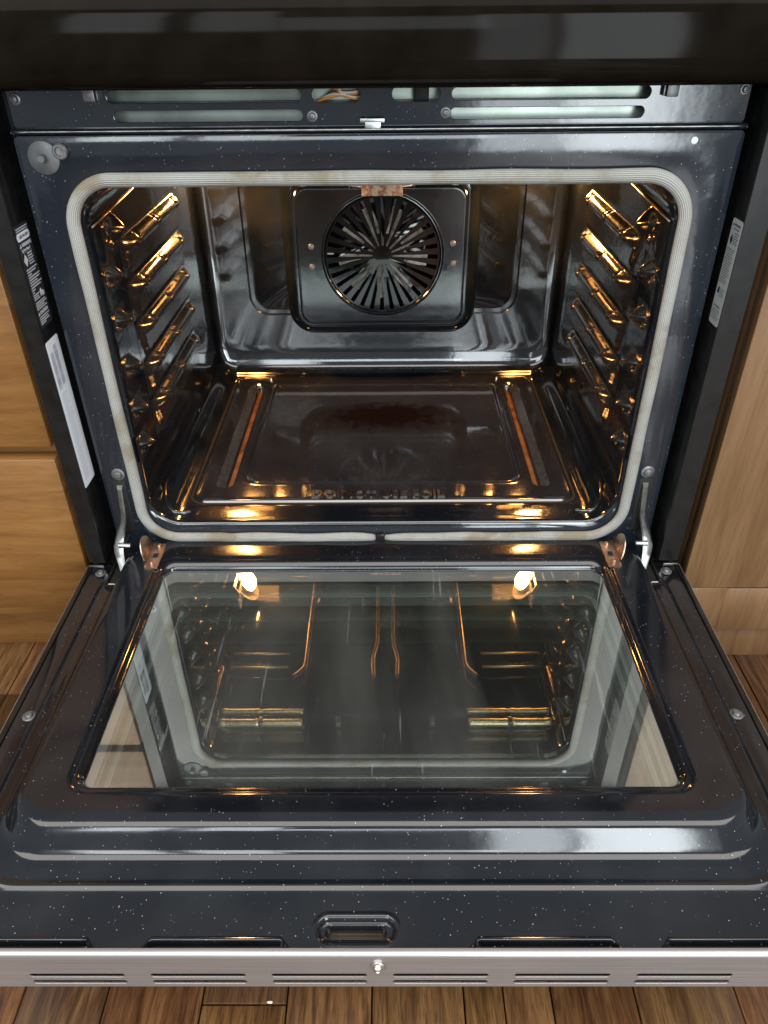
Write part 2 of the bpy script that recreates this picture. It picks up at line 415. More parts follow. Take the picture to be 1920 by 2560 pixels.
# ---- body: side channels, shell
def side_channel(s):
    bm = bmesh.new()
    xi = .358 if s < 0 else .354
    prof = [(xi, .034), (xi, -.0185), (xi+.0012, -.020), (.3788, -.020), (.380, -.0185), (.380, .56)]
    rings = [[(s*x, y, z) for x, y in prof] for z in (.004, .62)]
    loft(bm, rings, closed=False)
    loft(bm, [[(s*x, y+0, .004) for x, y in prof[:2]], [(s*x, y, .004) for x, y in ((.380, .034), (.380, -.0185))]], closed=False)
    return obj('side_channel', bm, M_black, ov, 40)
chL = side_channel(-1); chR = side_channel(1)
bm = bmesh.new()
loft(bm, [XZ(rb(-.379, .379, -.03, .62, .001), .0345), XZ(rb(-.300, .300, .030, .470, .03), .0345)])
obj('inner_bulkhead', bm, M_dark, ov, 0)
boxo('rear_panel', -.378, .378, .50, .56, -.03, .62, M_dark, ov, .001)
bm = bmesh.new(); box(bm, -.379, .379, .02, .56, -.185, -.035, .002); box(bm, -.379, .379, -.012, .03, -.03, -.0005, .001)
obj('lower_body', bm, M_blackg, ov, 35)

# ---- front frame
bm = bmesh.new()
R0 = lambda d, r: rb(-.3445+d, .3445-d, -.022+d, .4985-d, r)
loft(bm, [XZ(R0(0, .005), .018), XZ(R0(0, .005), .003), XZ(R0(.0008, .005), .0008), XZ(R0(.003, .006), 0),
          XZ(rb(-.330, .330, .010, .485, .03), 0), XZ(rb(-.302, .302, .034, .459, .044), 0),
          XZ(rb(-.2985, .2985, .0375, .4555, .042), .001), XZ(rb(-.2965, .2965, .0395, .4535, .039), .004)])
ff = obj('front_frame', bm, M_front, ov, 40)
for s, x in ((-1, -.3225), (1, .3235)):
    screw(ff, FACE((x, 0, .1255)), .0080)
# small bearing disc with stud, upper left
bm = bmesh.new()
lathe(bm, [(.0150, 0), (.0150, .0012), (.0142, .0018), (.0036, .0018), (.0036, .0085), (.0030, .0092), (.0001, .0092)], FACE((-.3185, 0, .4795)), 28)
obj('stud_disc', bm, plain('grey disc', (.12, .125, .13), .5, .5, nscale=60, var=.3), ff, 40)
bm = bmesh.new()
lathe(bm, [(.0072, 0), (.0072, .004), (.0060, .0052), (.0045, .0052), (.0040, .0030), (.0001, .0028)], FACE((-.3005, -.001, .4855)), 22)
obj('ring_boss', bm, M_screw, ff, 40)
bm = bmesh.new(); lathe(bm, [(.0032, 0), (.0032, .0008), (.002, .0016), (.0001, .0018)], FACE((.2973, 0, .4897)), 16)
obj('rivet', bm, M_white, ff, 40)

# ---- vent strip above the frame
def stadium(x0, x1, z0, z1): return rb(x0, x1, z0, z1, (z1-z0)/2*.98, 6, 3)
outer = rb(-.3425, .3425, .5035, .575, .004, 5, 3)
slots = [stadium(-.2475, -.0695, .5075, .5180), stadium(.0672, .2485, .5078, .5183),
         stadium(-.2510, -.0700, .5232, .5345), stadium(.0680, .2520, .5235, .5348),
         stadium(-.0610, -.0150, .5225, .5360), stadium(.0130, .0585, .5228, .5362)]
vp = plate2d('vent_strip', [outer]+slots, FACE((0, .0095, 0)), M_front, ov, .0012, .0005)
for k, (x, z) in enumerate(((-.0612, .5118), (.0635, .5138), (-.3355, .528), (.3370, .5308), (-.004, .5375))):
    screw(vp, FACE((x, .0082, z)), .0052 if k < 4 else .004)
for x, s in ((-.2655, 1), (.2700, -1)):
    bm = bmesh.new(); box(bm, x-.0055, x+.0055, .003, .0082, .5255, .5375, .001); box(bm, x+s*.0075, x+s*.009, .002, .0082, .5265, .535, .0003)
    obj('clip_nut', bm, M_screw, vp, 35)
bm = bmesh.new()
box(bm, -.343, .343, .028, .030, .500, .60)
loft(bm, [[(-.343, .0282, .5235), (.343, .0282, .5235)], [(-.343, .010, .5205), (.343, .010, .5205)]], closed=False)
obj('duct_sheet', bm, M_galv, ov, 0)
bm = bmesh.new(); box(bm, .034, .048, .018, .0275, .520, .545, .001); obj('duct_block', bm, M_dark, ov, 35)
for k in range(5):
    bm = bmesh.new(); z = .5275+.0015*k
    tube(bm, smoothpath([(-.060+.004*k, .024, z-.006), (-.048+.003*k, .018, z-.002+.001*k), (-.034, .016, z-.001*k+.001), (-.020, .020, z-.003), (-.012, .026, z)]), .0013, 8)
    obj('wire', bm, (M_orangew, M_cream, M_screw)[k % 3], ov, 180)
# ledge between strip and frame
bm = bmesh.new(); L = rb(-.3435, .3435, -.0005, .0115, .002, 3, 4)
loft(bm, [[(-.3435, y, z) for y, z in ((.014, .5035), (.004, .5040), (.0000, .5036), (-.0018, .5026), (-.0024, .5008), (-.0010, .4993), (.002, .4988))],
          [(.3435, y, z) for y, z in ((.014, .5035), (.004, .5040), (.0000, .5036), (-.0018, .5026), (-.0024, .5008), (-.0010, .4993), (.002, .4988))]], closed=False)
obj('top_ledge', bm, M_front, ov, 60)
bm = bmesh.new(); tube(bm, [(x, -.0026+.0004*noise.noise(Vector((x*8, 0, 0))), .5018) for x in lin(-.342, .342, 60)], .0009, 8); obj('ledge_highlight', bm, M_zinc, ov, 180)  # bright tube added as the highlight line along the ledge
bm = bmesh.new(); box(bm, -.0165, .0065, -.0005, .0008, .5068, .5105, .0004); box(bm, -.012, .003, -.0022, -.0006, .5005, .508, .0006)
obj('latch_plate', bm, M_zinc, ov, 35)

# ---- console above (black, bowed)
bm = bmesh.new()
prof = [(.05, .552), (.00, .545), (-.030, .5400), (-.046, .5386), (-.0535, .5398), (-.058, .5435), (-.0605, .550), (-.0618, .560), (-.0620, .575), (-.0610, .590), (-.0585, .6040), (-.0560, .6070), (-.050, .6090), (.05, .615)]
xs = lin(-.392, .392, 24)
rings = [[(x, y-.004*math.cos(x/.392*PI/2)+.004, z) for y, z in prof] for x in xs]
loft(bm, rings, closed=False)
con = obj('control_console', bm, M_panel, ov, 50)

# ---- gasket: flattened woven tube
def gasket():
    path = rb(-.3030, .3030, .0320, .4600, .044, 14, 40)
    # rotate so it starts at the bottom centre gap
    k0 = min(range(len(path)), key=lambda i: abs(path[i][0]+.003)+(0 if path[i][1] < .1 else 9))
    path = path[k0:]+path[:k0]
    pts = [(-.003+.006, .0325)]+[p for p in path if not (abs(p[0]+.003) < .008 and p[1] < .1)]+[(-.003-.006, .0325)]
    bm = bmesh.new(); uvl = bm.loops.layers.uv.new('UVMap'); n = 20; d = 0; rings = []; S = []
    for i, (x, z) in enumerate(pts):
        if i: d += math.hypot(x-pts[i-1][0], z-pts[i-1][1])
        a = pts[max(i-1, 0)]; c = pts[min(i+1, len(pts)-1)]
        t = Vector((c[0]-a[0], 0, c[1]-a[1])).normalized(); nn = Vector((t.z, 0, -t.x))
        wob = noise.noise(Vector((x*9, z*9, 3)))*.0016
        bot = z < .05
        w = .0067+noise.noise(Vector((x*14, z*14, 8)))*.0007; h = .0050
        e = min(i, len(pts)-1-i)
        if e < 3: w *= (.55, .8, .95)[e]; h *= (.5, .8, .95)[e]
        dz = 0
        if bot and abs(x) < .2: dz = -.0012*math.cos((x+.003)*30)*0 + (.002*noise.noise(Vector((x*16, 0, 5))) - .001)
        rings.append([bm.verts.new(Vector((x, -.0040+(-.001 if False else 0), z+dz))+nn*(w*math.cos(q)+wob)+Vector((0, -1, 0))*h*math.sin(q)) for q in [2*PI*k/n for k in range(n)]]); S.append(d)
    for i in range(len(rings)-1):
        for k in range(n):
            f = bm.faces.new((rings[i][k], rings[i][(k+1) % n], rings[i+1][(k+1) % n], rings[i+1][k]))
            for lp, (u, v) in zip(f.loops, ((S[i], k/n), (S[i], (k+1)/n), (S[i+1], (k+1)/n), (S[i+1], k/n))): lp[uvl].uv = (u, v)
    bm.faces.new(rings[0]); bm.faces.new(rings[-1][::-1])
    return obj('door_gasket', bm, M_gask, ov, 180)
gasket()
boxo('gasket_clip', -.0085, .0025, -.006, .002, .0265, .037, M_black, ov, .001)

# ---- cavity
bm = bmesh.new(); RG = []
for hw, zb, zt, r, y in [(.2965, .0395, .4535, .039, .004), (.2955, .0440, .4525, .038, .0050), (.2945, .0472, .452, .0372, .0062), (.2935, .0486, .452, .0364, .0085),
                         (.29316, .0482, .452, .036, .014), (.29310, .0488, .4525, .0359, .022), (.29306, .0497, .453, .03586, .032), (.29304, .050, .454, .03584, .0445), (.29150, .050, .455, .0343, .4495)]:
    RG.append(XZ(rb(-hw, hw, zb, zt, r, 10, 8), y))
for k in range(1, 9):
    a = k/8*PI/2; y = .4495+.0255*math.sin(a); c = 1-math.cos(a); c2 = max(0, (k-3)/5)**2
    RG.append(XZ(rb(-.2915+.020*c2, .2915-.020*c2, .050+.052*c, .455-.02*c, .0343, 10, 8), y))
for d, y in [(0, .475), (.0025, .4785), (.009, .4785), (.0115, .4752), (.013, .4745)]:
    RG.append(XZ(rb(-.2275+d, .2275-d, .1535+d, .425-d, .034-d*.8, 10, 8), y))
loft(bm, RG, cap_end=True)
kill = [f for f in bm.faces if all(abs(v.co.z-.05) < 1e-4 and abs(v.co.x) < .2574 for v in f.verts) and f.calc_center_median().y > .1]
bmesh.ops.delete(bm, geom=kill, context='FACES')
cav = obj('cavity_liner', bm, M_cav, ov, 50)

# rack supports pressed into the side walls
def rib_h(y, z):
    a = sst(.080, .118, y)*(1-sst(.312, .334, y))
    q = (z-.001)/.0098
    cross = max(0, 1-abs(q)**2.2)**.75
    n1 = 1-.35*math.exp(-((y-.205)/.0024)**2)-.15*math.exp(-((y-.214)/.0018)**2)
    n2 = 1-.32*math.exp(-((y-.300)/.0024)**2); n3 = 1-.30*math.exp(-((y-.125)/.0024)**2)
    h = .0122*a*cross*n1*n2*n3
    # pinched fold below the front end
    t = (y-.088)/.022; zz = z+.012+.02*(1-max(0, min(1, t)))*.0
    line = abs((y-.098)+.35*(z+.012))
    h2 = .0052*max(0, 1-line/.010)*sst(-.036, -.022, z)*(1-sst(-.008, .004, z))
    return max(h, h2)+.0001
bm = bmesh.new()
field(bm, lin(.078, .336, 150), lin(-.038, .017, 50), lambda y, z: (rib_h(y, z)+.0037*y+.0002, y, z))
rib0 = obj('rack_support', bm, M_rib, cav, 180)
def lug_h(y, z):
    u = (y-.040)/.024; v = (z+.0)/.016
    d = max(0, 1-(abs(u)**1.2+abs(v+.35*u)**1.3))
    h = .0145*d**.8
    h += .0035*math.exp(-(((y-.021)/.003)**2+((z+.009)/.003)**2))+.003*math.exp(-(((y-.030)/.0025)**2+((z+.013)/.003)**2))
    return h+.0001
bm = bmesh.new()
field(bm, lin(.008, .068, 44), lin(-.024, .020, 34), lambda y, z: (lug_h(y, z)+.0037*y+.0002, y, z))
lug0 = obj('rack_stop', bm, M_rib, cav, 180)
def placed(src, x, z, s, yoff=0, first=False, sc_=1):
    mw = Matrix.Translation((x, yoff, z)) @ Matrix.Diagonal((s*1.0, sc_, sc_, 1))
    if first: src.matrix_local = mw; return src
    return share(src, src.name.split('.')[0], cav, mw)
for s in (-1, 1):
    for k in range(5):
        placed(rib0, s*.2932, .371-.0497*k, -s, 0, s == -1 and k == 0)
    for k in range(6):
        z = (.398, .357, .3073, .2538, .2025, .1568)[k]
        placed(lug0, s*.2932, z, -s, (.026, .006, .006, .006, .000, -.004)[k], s == -1 and k == 0, 1.1 if k == 0 else .78)
# beads along the floor edge and in the front corners
for s in (-1, 1):
    bm = bmesh.new()
    tube(bm, [(s*(.2800), y, .0505+.002*math.sin((y-.15)/.28*PI)) for y in lin(.15, .43, 20)], [.0005+.0062*sst(0, .2, i/20)*(1-sst(.85, 1, i/20)) for i in range(21)], 14)
    obj('floor_bead', bm, M_cav, cav, 180)
    bm = bmesh.new()
    tube(bm, smoothpath([(s*.289, .060, .073), (s*.2855, .040, .062), (s*.274, .026, .0530), (s*.262, .026, .0505), (s*.252, .030, .0485)]), .0030, 12)
    obj('corner_bead', bm, M_cav, cav, 180)

for s, P in ((-1, [(-.2905, .008, .4135), (-.2912, .090, .4172), (-.2912, .175, .4215)]), (1, [(.2905, .004, .4160), (.2912, .090, .4203), (.2912, .175, .4250)])):
    bm = bmesh.new(); tube(bm, P, .0010, 8); obj('wall_line', bm, M_clip, cav, 180)  # thin copper-toned line high on each side wall
# ---- fan cover
CX, CZ = 0.0, .2685
def polar(P, r): # circle points at the angles of P
    return [(CX+r*math.cos(math.atan2(z-CZ, x-CX)), CZ+r*math.sin(math.atan2(z-CZ, x-CX))) for x, z in P]
def cov(t, e=0.0):
    """outline between the wide base (t=0) and the flat face (t=1), inset by e"""
    a = (-.1620, .1570, .1260, .446, .046); b_ = (-.1335, .1290, .1605, .3690, .020)
    q = [a[k]+(b_[k]-a[k])*t for k in range(5)]
    return rb(q[0]+e, q[1]-e, q[2]+e, q[3]-e, max(.01, q[4]-e*.8), 12, 10)
pl = cov(1)
bm = bmesh.new()
rings = [XZ(cov(0), .4743), XZ(cov(.06), .464), XZ(cov(.16), .450), XZ(cov(.34), .435), XZ(cov(.60), .4262), XZ(cov(.82), .4232), XZ(cov(.94), .4238), XZ(cov(1), .4205),
         XZ(cov(1, .0020), .4200), XZ(cov(1, .0036), .4200), XZ(polar(pl, .0975), .4200),
         XZ(polar(pl, .0965), .4200), XZ(polar(pl, .0945), .4184), XZ(polar(pl, .0925), .4184), XZ(polar(pl, .0905), .4208), XZ(polar(pl, .0895), .4225)]
loft(bm, rings)
fc = obj('fan_cover', bm, M_fan, ov, 40)
for x, z in ((-.1115, .2835), (-.1120, .2522), (.1100, .2870), (.1119, .2562)): screw(fc, FACE((x, .4200, z)), .0046)
# slotted grille: 32 radial slots, alternately long and short
bm = bmesh.new(); NS = 32; rs = [.0155, .0345, .060, .0872]
th = lambda r: (.0014+.0022*(r-.0155)/.0717)/r
pitch = 2*PI/NS
def gp(r, a): return bm.verts.new((CX+r*math.sin(a), .4212, CZ+r*math.cos(a)))
cols = []
for i in range(NS):
    a = i*pitch+.02
    cols.append([(gp(r, a-th(r)), gp(r, a+th(r))) for r in rs])
outer = []
for i in range(NS):
    a = i*pitch+.02
    outer.append((gp(.0898, a-.03), gp(.0898, a+.03)))
cen = bm.verts.new((CX, .4196, CZ))
for i in range(NS):
    A, B = cols[i], cols[(i+1) % NS]
    for k in range(3): bm.faces.new((A[k][1], B[k][0], B[k+1][0], A[k+1][1]))
    if i % 2: bm.faces.new((A[0][0], A[0][1], A[1][1], A[1][0]))
    bm.faces.new((A[3][1], B[3][0], outer[(i+1) % NS][0], outer[i][1]))
    bm.faces.new((A[3][0], A[3][1], outer[i][1], outer[i][0]))
    bm.faces.new((cen, A[0][0], A[0][1])); bm.faces.new((cen, A[0][1], B[0][0]))
bmesh.ops.remove_doubles(bm, verts=bm.verts, dist=1e-6)
bmesh.ops.recalc_face_normals(bm, faces=bm.faces)
r_ = bmesh.ops.solidify(bm, geom=bm.faces[:], thickness=.0016)
gr = obj('fan_grille', bm, M_grille, ov, 30)
# fan behind
bm = bmesh.new(); lathe(bm, [(.016, -.004), (.016, .012), (.010, .016), (.0001, .017)], FACE((CX, .450, CZ)), 20)
fan = obj('fan_hub', bm, M_blade, ov, 40)
bm = bmesh.new(); sw = []
for q in lin(.013, .072, 8):
    a = (q-.013)*2.2
    c, s_ = math.cos(a), math.sin(a)
    sw.append([(q*c+.0075*s_*k, .0-.014*k*0-.004*k, q*s_-.0075*c*k) for k in (-1, 0, 1)])
loft(bm, sw, closed=False)
bmesh.ops.recalc_face_normals(bm, faces=bm.faces); bmesh.ops.solidify(bm, geom=bm.faces[:], thickness=.001)
bl = obj('fan_blade', bm, M_blade, ov, 60)
for k in range(9):
    mw = Matrix.Translation((CX, .438, CZ)) @ Matrix.Rotation(k*2*PI/9+.30, 4, 'Y')
    if k == 0: bl.matrix_local = mw
    else: share(bl, 'fan_blade', ov, mw)
bm = bmesh.new(); box(bm, -.089, -.077, .424, .427, .270, .2785, .0005); obj('fan_tab', bm, M_blade, ov, 35)
# hanging bracket and sensor
bm = bmesh.new(); box(bm, -.0300, .0310, .404, .4075, .3600, .400, .0012); box(bm, -.028, .029, .4078, .42, .392, .40, .001)
obj('hanging_bracket', bm, M_rust, ov, 35)
bm = bmesh.new(); tube(bm, smoothpath([(-.048, .415, .40), (-.048, .412, .3790), (-.040, .410, .3735), (0, .410, .3725), (.040, .410, .3735), (.048, .412, .3790), (.048, .415, .40)]), .0025, 10)
obj('sensor_loop', bm, M_clip, ov, 180)

M_lampbounce = plain('lamp bounce cream', (.85, .74, .60), .45)  # pale so the plates added by the lamps throw back more light
# ---- broil element on the ceiling, seen in the door glass
z = .436
for s in (-1, 1):
    bm = bmesh.new()
    tube(bm, smoothpath([(s*.0155, .41, z), (s*.0150, .30, z), (s*.0155, .245, z), (s*.0225, .205, z), (s*.0205, .158, z)], 4), .0034, 10)
    obj('element_fork', bm, M_elemd, ov, 180)
    bm = bmesh.new()
    P = [(s*.146, .42, z), (s*.146, .30, z), (s*.146, .20, z), (s*.150, .180, z), (s*.166, .160, z)]
    tube(bm, smoothpath(P, 4), .0042, 10)
    obj('broil_element', bm, M_elemd, ov, 180)
    for y, r0 in ((.066, .0068), (.090, .0052)):
        bm = bmesh.new(); N = 40
        xs_ = lin(.142, .284, N)
        tube(bm, [(s*x, y, .4465) for x in xs_], [r0*(1-.35*math.exp(-((x-.212)/.0022)**2)+.25*math.exp(-((x-.219)/.002)**2)+.2*math.exp(-((x-.278)/.003)**2)) for x in xs_], 12)
        obj('broil_element', bm, M_elem, ov, 180)
    for y in (.188, .222):
        bm = bmesh.new(); tube(bm, [(s*.178, y, z+.004), (s*.284, y, z+.004)], .0022, 8); obj('ceiling_rib', bm, M_elem, ov, 180)
    boxo('side_bounce_plate', *sorted((s*.2880, s*.2905)), .335, .455, .386, .4300, M_lampbounce, ov, .001)  # unseen plate added for an orange patch beside the reflected lamp
    boxo('rear_bounce_plate', *sorted((s*.232, s*.282)), .4690, .4735, .374, .4250, M_lampbounce, ov, .001)  # unseen plate added so the hinge strip reflects an orange glow
for x in (-.212, -.08, .08, .212):
    boxo('element_hanger', x-.004, x+.004, .060, .075, .4405, .452, M_zinc, ov, .001)
# ---- oven lamps in the top rear corners
for s in (-1, 1):
    d = Vector((-s*.80, .06, -.58)).normalized(); mw = d.to_track_quat('Z', 'Y').to_matrix().to_4x4(); mw.translation = Vector((s*.2860, .392, .408))
    bm = bmesh.new(); lathe(bm, [(.0220, 0), (.0220, .004), (.0200, .011), (.0155, .0165), (.0090, .0198), (.0001, .0210)], mw, 28)
    lp = obj('oven_lamp', bm, M_lens, ov, 180)
    bm = bmesh.new(); lathe(bm, [(.0255, -.003), (.0255, .003), (.0235, .0052), (.0200, .0052), (.0200, .001), (.0001, .0005)], mw, 28)
    obj('lamp_collar', bm, M_zinc, lp, 40)
    bm = bmesh.new(); lathe(bm, [(.026, -.004), (.040, .001), (.0415, .0005), (.030, -.006)], mw, 28); obj('lamp_dish', bm, M_lampbounce, lp, 40)

# ---- removable floor plate
def plate_h(x, y):
    h = .0022*(1-sst(-.003, .0005, sdr(x, y, -.2555, .2555, .0470, .4475, .020)))
    h += .0012*math.exp(-((sdr(x, y, -.2555, .2555, .0470, .4475, .020)+.0035)/.0022)**2)
    d = sdr(x, y, -.1875, .1885, .0950, .4110, .017)
    h += .0021*math.exp(-((d-.0018)/.0022)**2) - .0026*(1-sst(-.0040, .0, d))
    for s in (-1, 1):
        ds = sdr(x, y, *sorted((s*.2035, s*.2305)), .0830, .4190, .012)
        h -= .0070*(1-sst(-.0120, .001, ds))
        dd = sdr(x, y, *sorted((s*.2060, s*.2175)), .0880, .4140, .0055)
        h -= .008*(1-sst(-.0014, .0, dd))
    return h
def grid_lines(a, b_, step, dense, dstep, w):
    out = []; x = a
    while x < b_-1e-9:
        out.append(x); x += dstep if any(abs(x-d) < w for d in dense) else step
    out.append(b_); return out
boxo('pan_base', -.262, .262, .035, .460, .030, .0345, M_dark, ov, 0)
us = grid_lines(-.262, .262, .004, (-.2555, .2555, -.1875, .1885, -.2305, -.2035, -.2060, -.2175, .206, .2175, .2305, .2035), .0009, .0045)
vs_ = grid_lines(.041, .4535, .004, (.047, .4475, .095, .411, .083, .419, .088, .414), .0009, .0055)
bm = bmesh.new(); field(bm, us, vs_, lambda x, y: (x, y, .0503+plate_h(x, y)))
fp = obj('floor_plate', bm, M_insert, ov, 180)
for s in (-1, 1):
    bm = bmesh.new()
    loft(bm, [[(s*.2066, y, .0500), (s*.2070, y, .0410), (s*.2180, y, .0395)] for y in (.0895, .4125)], closed=False)
    obj('slot_liner', bm, M_slot, fp, 0)
    bm = bmesh.new()
    loft(bm, [[(s*.2186, y, .0462), (s*.2240, y, .0492), (s*.2292, y, .0527)] for y in (.0905, .4115)], closed=False)
    obj('slot_sheen', bm, M_slotsheen, fp, 180)  # grey strip added as the sheen on the slot's sloping side
for x in (-.197, .197): screw(fp, UP((x, .4300, .0520)), .0050, M_screwb, washer=False)
text('DO NOT USE FOIL', .0240, UP((-.0965, .0560, .0530)), M_letter, fp, extr=.0019, bold=.0003, sx=.90)
# dark gap line round the plate
bm = bmesh.new()
loft(bm, [XY(rb(-.2590, .2590, .0435, .4510, .0225, 10, 4), .0509), XY(rb(-.2555, .2555, .0470, .4475, .0200, 10, 4), .0512)])
obj('plate_gap', bm, M_dark, fp, 0)

# ================================================================== DOOR
dz = 0
bm = bmesh.new()
def DR(x, y0, y1, z, r): return XY(rb(-x, x, y0, y1, r, 12, 10), z)
rings = [DR(.3745, -.4560, -.0200, -.003, .002), DR(.3735, -.4555, -.0205, 0, .002),
         DR(.3570, -.4475, -.0210, 0, .056), DR(.3550, -.4458, -.0212, .0016, .055), DR(.3535, -.4430, -.0214, .0018, .054), DR(.3515, -.4405, -.0216, .0003, .053),
         DR(.3500, -.4385, -.0218, .0004, .052), DR(.3490, -.4375, -.0218, .0006, .0515), DR(.3430, -.4310, -.0203, .0026, .048),
         DR(.3415, -.4295, -.020, .0030, .047), DR(.3380, -.4255, -.018, .0036, .046), DR(.3350, -.4225, -.016, .0048, .045), DR(.3325, -.4197, -.014, .0072, .044), DR(.3305, -.4177, -.0125, .0100, .043),
         DR(.3252, -.4122, -.010, .0185, .041), DR(.3226, -.4094, -.008, .0225, .040), DR(.3208, -.4070, -.0070, .0254, .039), DR(.3188, -.4040, -.0062, .0272, .037), DR(.3160, -.4000, -.0058, .0281, .035), DR(.3120, -.3950, -.0062, .0282, .032), DR(.3105, -.3935, -.0072, .0282, .031), DR(.2830, -.3795, -.0375, .0282, .024),
         DR(.2810, -.3775, -.0390, .0280, .022), DR(.2790, -.3757, -.0408, .0270, .020), DR(.2775, -.3742, -.0425, .0262, .019), DR(.2755, -.3722, -.0445, .0266, .018),
         DR(.2735, -.3700, -.0470, .0258, .016), DR(.2715, -.3672, -.0510, .0225, .015), DR(.2705, -.3658, -.0530, .0190, .014), DR(.2700, -.3650, -.0540, .0168, .013), DR(.2700, -.3650, -.0540, .0145, .013)]
loft(bm, rings)
# front strip of the liner with bent notches and latch recess
def front_h(x, y):
    h = 0
    dd = sdr(x, y, -.0505, .0140, -.4905, -.4690, .0105)
    h -= .0050*(1-sst(-.0050, .0, dd)); h += .0006*math.exp(-((dd-.001)/.0015)**2)
    dh = sdr(x, y, -.0425, .0050, -.4845, -.4745, .0045)
    h -= .0100*(1-sst(-.0012, .0003, dh))
    for c in (-.338, -.2018-.0, .2010, .338): pass
    for a, b_ in ((-.330, -.2215), (-.1850, -.0700), (.0700, .1870), (.2170, .3300)):
        # trapezoid: the sheet steps down towards the front edge
        t = (y+.4960)/.0090
        inx = min(x-(a+.0085*max(0, t)), (b_-.0085*max(0, t))-x)
        k = sst(-.0006, .0010, min(inx, -(y+.4882)))
        h -= .0065*k
        kk = math.exp(-((min(inx, -(y+.4882))+.0012)/.0012)**2); h += .0007*kk
    return h
us = grid_lines(-.3735, .3735, .004, (-.0505, .014, -.0425, .005, -.326, -.2215, -.181, -.074, .074, .183, .221, .326), .0008, .009)
vs_ = grid_lines(-.4958, -.4555, .0012, (-.4905, -.4845, -.4882, -.4745, -.469), .0007, .003)
field(bm, us, vs_, lambda x, y: (x, y, front_h(x, y)))
door = obj('oven_door', bm, M_door, ov, 60)
# outer shell: black sides with steel edge, brushed steel front
for s in (-1, 1):
    bm = bmesh.new()
    x0, x1 = sorted((s*.3748, s*.3805)); box(bm, x0, x1, -.4945, -.0235, -.030, .0006, .0008)
    obj('door_edge_trim', bm, M_blackg, door, 35)
    bm = bmesh.new(); x0, x1 = sorted((s*.3806, s*.3812)); box(bm, x0, x1, -.4945, -.0225, -.046, .0010, .0002)
    obj('door_side_skin', bm, M_steel, door, 35)
    bm = bmesh.new(); box(bm, *sorted((s*.3610, s*.3800)), -.0232, -.0215, -.006, .0012, .0003); obj('end_cap', bm, M_zinc, door, 35)
P = [rb(-.3812, .3812, -.0490, -.0020, .0012, 3, 3)]
for k in range(6):
    xc = -.2385+.0954*k
    for zc in (-.0303, -.0412): P.append(rb(xc-.0378, xc+.0378, zc-.0031, zc+.0031, .0030, 5, 2))
plate2d('steel_front', P, FACE((0, -.4992, 0)), M_steel, door, .0004, .0002)
bm = bmesh.new()
prof = [(-.4998, -.0040), (-.4998, -.0012), (-.4992, .0008), (-.4980, .0020), (-.4962, .0024), (-.4942, .0022), (-.4936, .0008)]
prof = [(y-.0003, z) for y, z in prof]
loft(bm, [[(x, y, z) for y, z in prof] for x in (-.3812, .3812)], closed=False)
obj('steel_lip', bm, M_steel, door, 60)
bm = bmesh.new(); box(bm, -.378, .378, -.4945, -.030, -.0470, -.0315, .001)
box(bm, -.378, .378, -.4900, -.4880, -.0465, -.008)
obj('door_outer_shell', bm, M_blackg, door, 35)
boxo('slot_shade', -.377, .377, -.4970, -.4950, -.0465, -.0050, M_dark, door, 0)  # dark sheet added behind the slots to stand for their shade
screw(door, FACE((-.0014, -.5000, -.0145)), .0062, M_screwb)
for x, y in ((-.360, -.1602), (.360, -.1602), (-.3605, -.3873), (.3605, -.3873)): pass
for x, y in ((-.3595, -.0385), (.3595, -.0385), (-.3600, -.2680), (.3600, -.2680)): screw(door, UP((x, y, .0005)), .0068)
# latch recess bottom, steel tinted for the brown reflection in it
boxo('latch_catch', -.0440, .0065, -.4852, -.4742, -.0175, -.0142, plain('brown reflection steel', (.16, .13, .10), .25, .9, nscale=40), door, 0)

# window: two coated panes in a pale spacer over a dark outer sheet
bm = bmesh.new()
loft(bm, [DR(.2698, -.3648, -.0542, .0146, .013), DR(.2698, -.3648, -.0542, -.0035, .013), DR(.2655, -.3600, -.0590, -.0040, .012), DR(.2655, -.3600, -.0590, -.016, .012), DR(.2600, -.354, -.066, -.0165, .012)])
obj('window_spacer', bm, M_spacer, door, 40)
bm = bmesh.new()
A_ = [(-.2697, -.3640, .0150), (-.2697, -.0650, .0150), (-.2600, -.0545, .0150), (.2600, -.0545, .0150), (.2697, -.0650, .0150), (.2697, -.3640, .0150)]
B_ = [(-.2640, -.3640, .0085), (-.2640, -.0720, .0085), (-.2560, -.0655, .0085), (.2590, -.0655, .0085), (.2672, -.0720, .0085), (.2672, -.3640, .0085)]
loft(bm, [A_, B_], closed=False)
obj('glass_edge_glow', bm, M_white, door, 0)  # pale strip added for the brightly lit edge under the glass
def pane(name, x, y0, y1, z, r, mat, t=.003):
    bm = bmesh.new(); L = rb(-x, x, y0, y1, r, 8, 2)
    v = [bm.verts.new((a, c, z)) for a, c in L]; bm.faces.new(v)
    return obj(name, bm, mat, door, 0)
pane('window_glass', .2700, -.3650, -.0540, .0165, .013, M_pane)
pane('inner_glass', .2655, -.3600, -.0590, -.0035, .012, M_pane2)
bm = bmesh.new(); box(bm, -.27, .27, -.365, -.055, -.0255, -.0240); obj('outer_glass', bm, plain('dark outer glass', (.010, .012, .012), .04), door, 0)

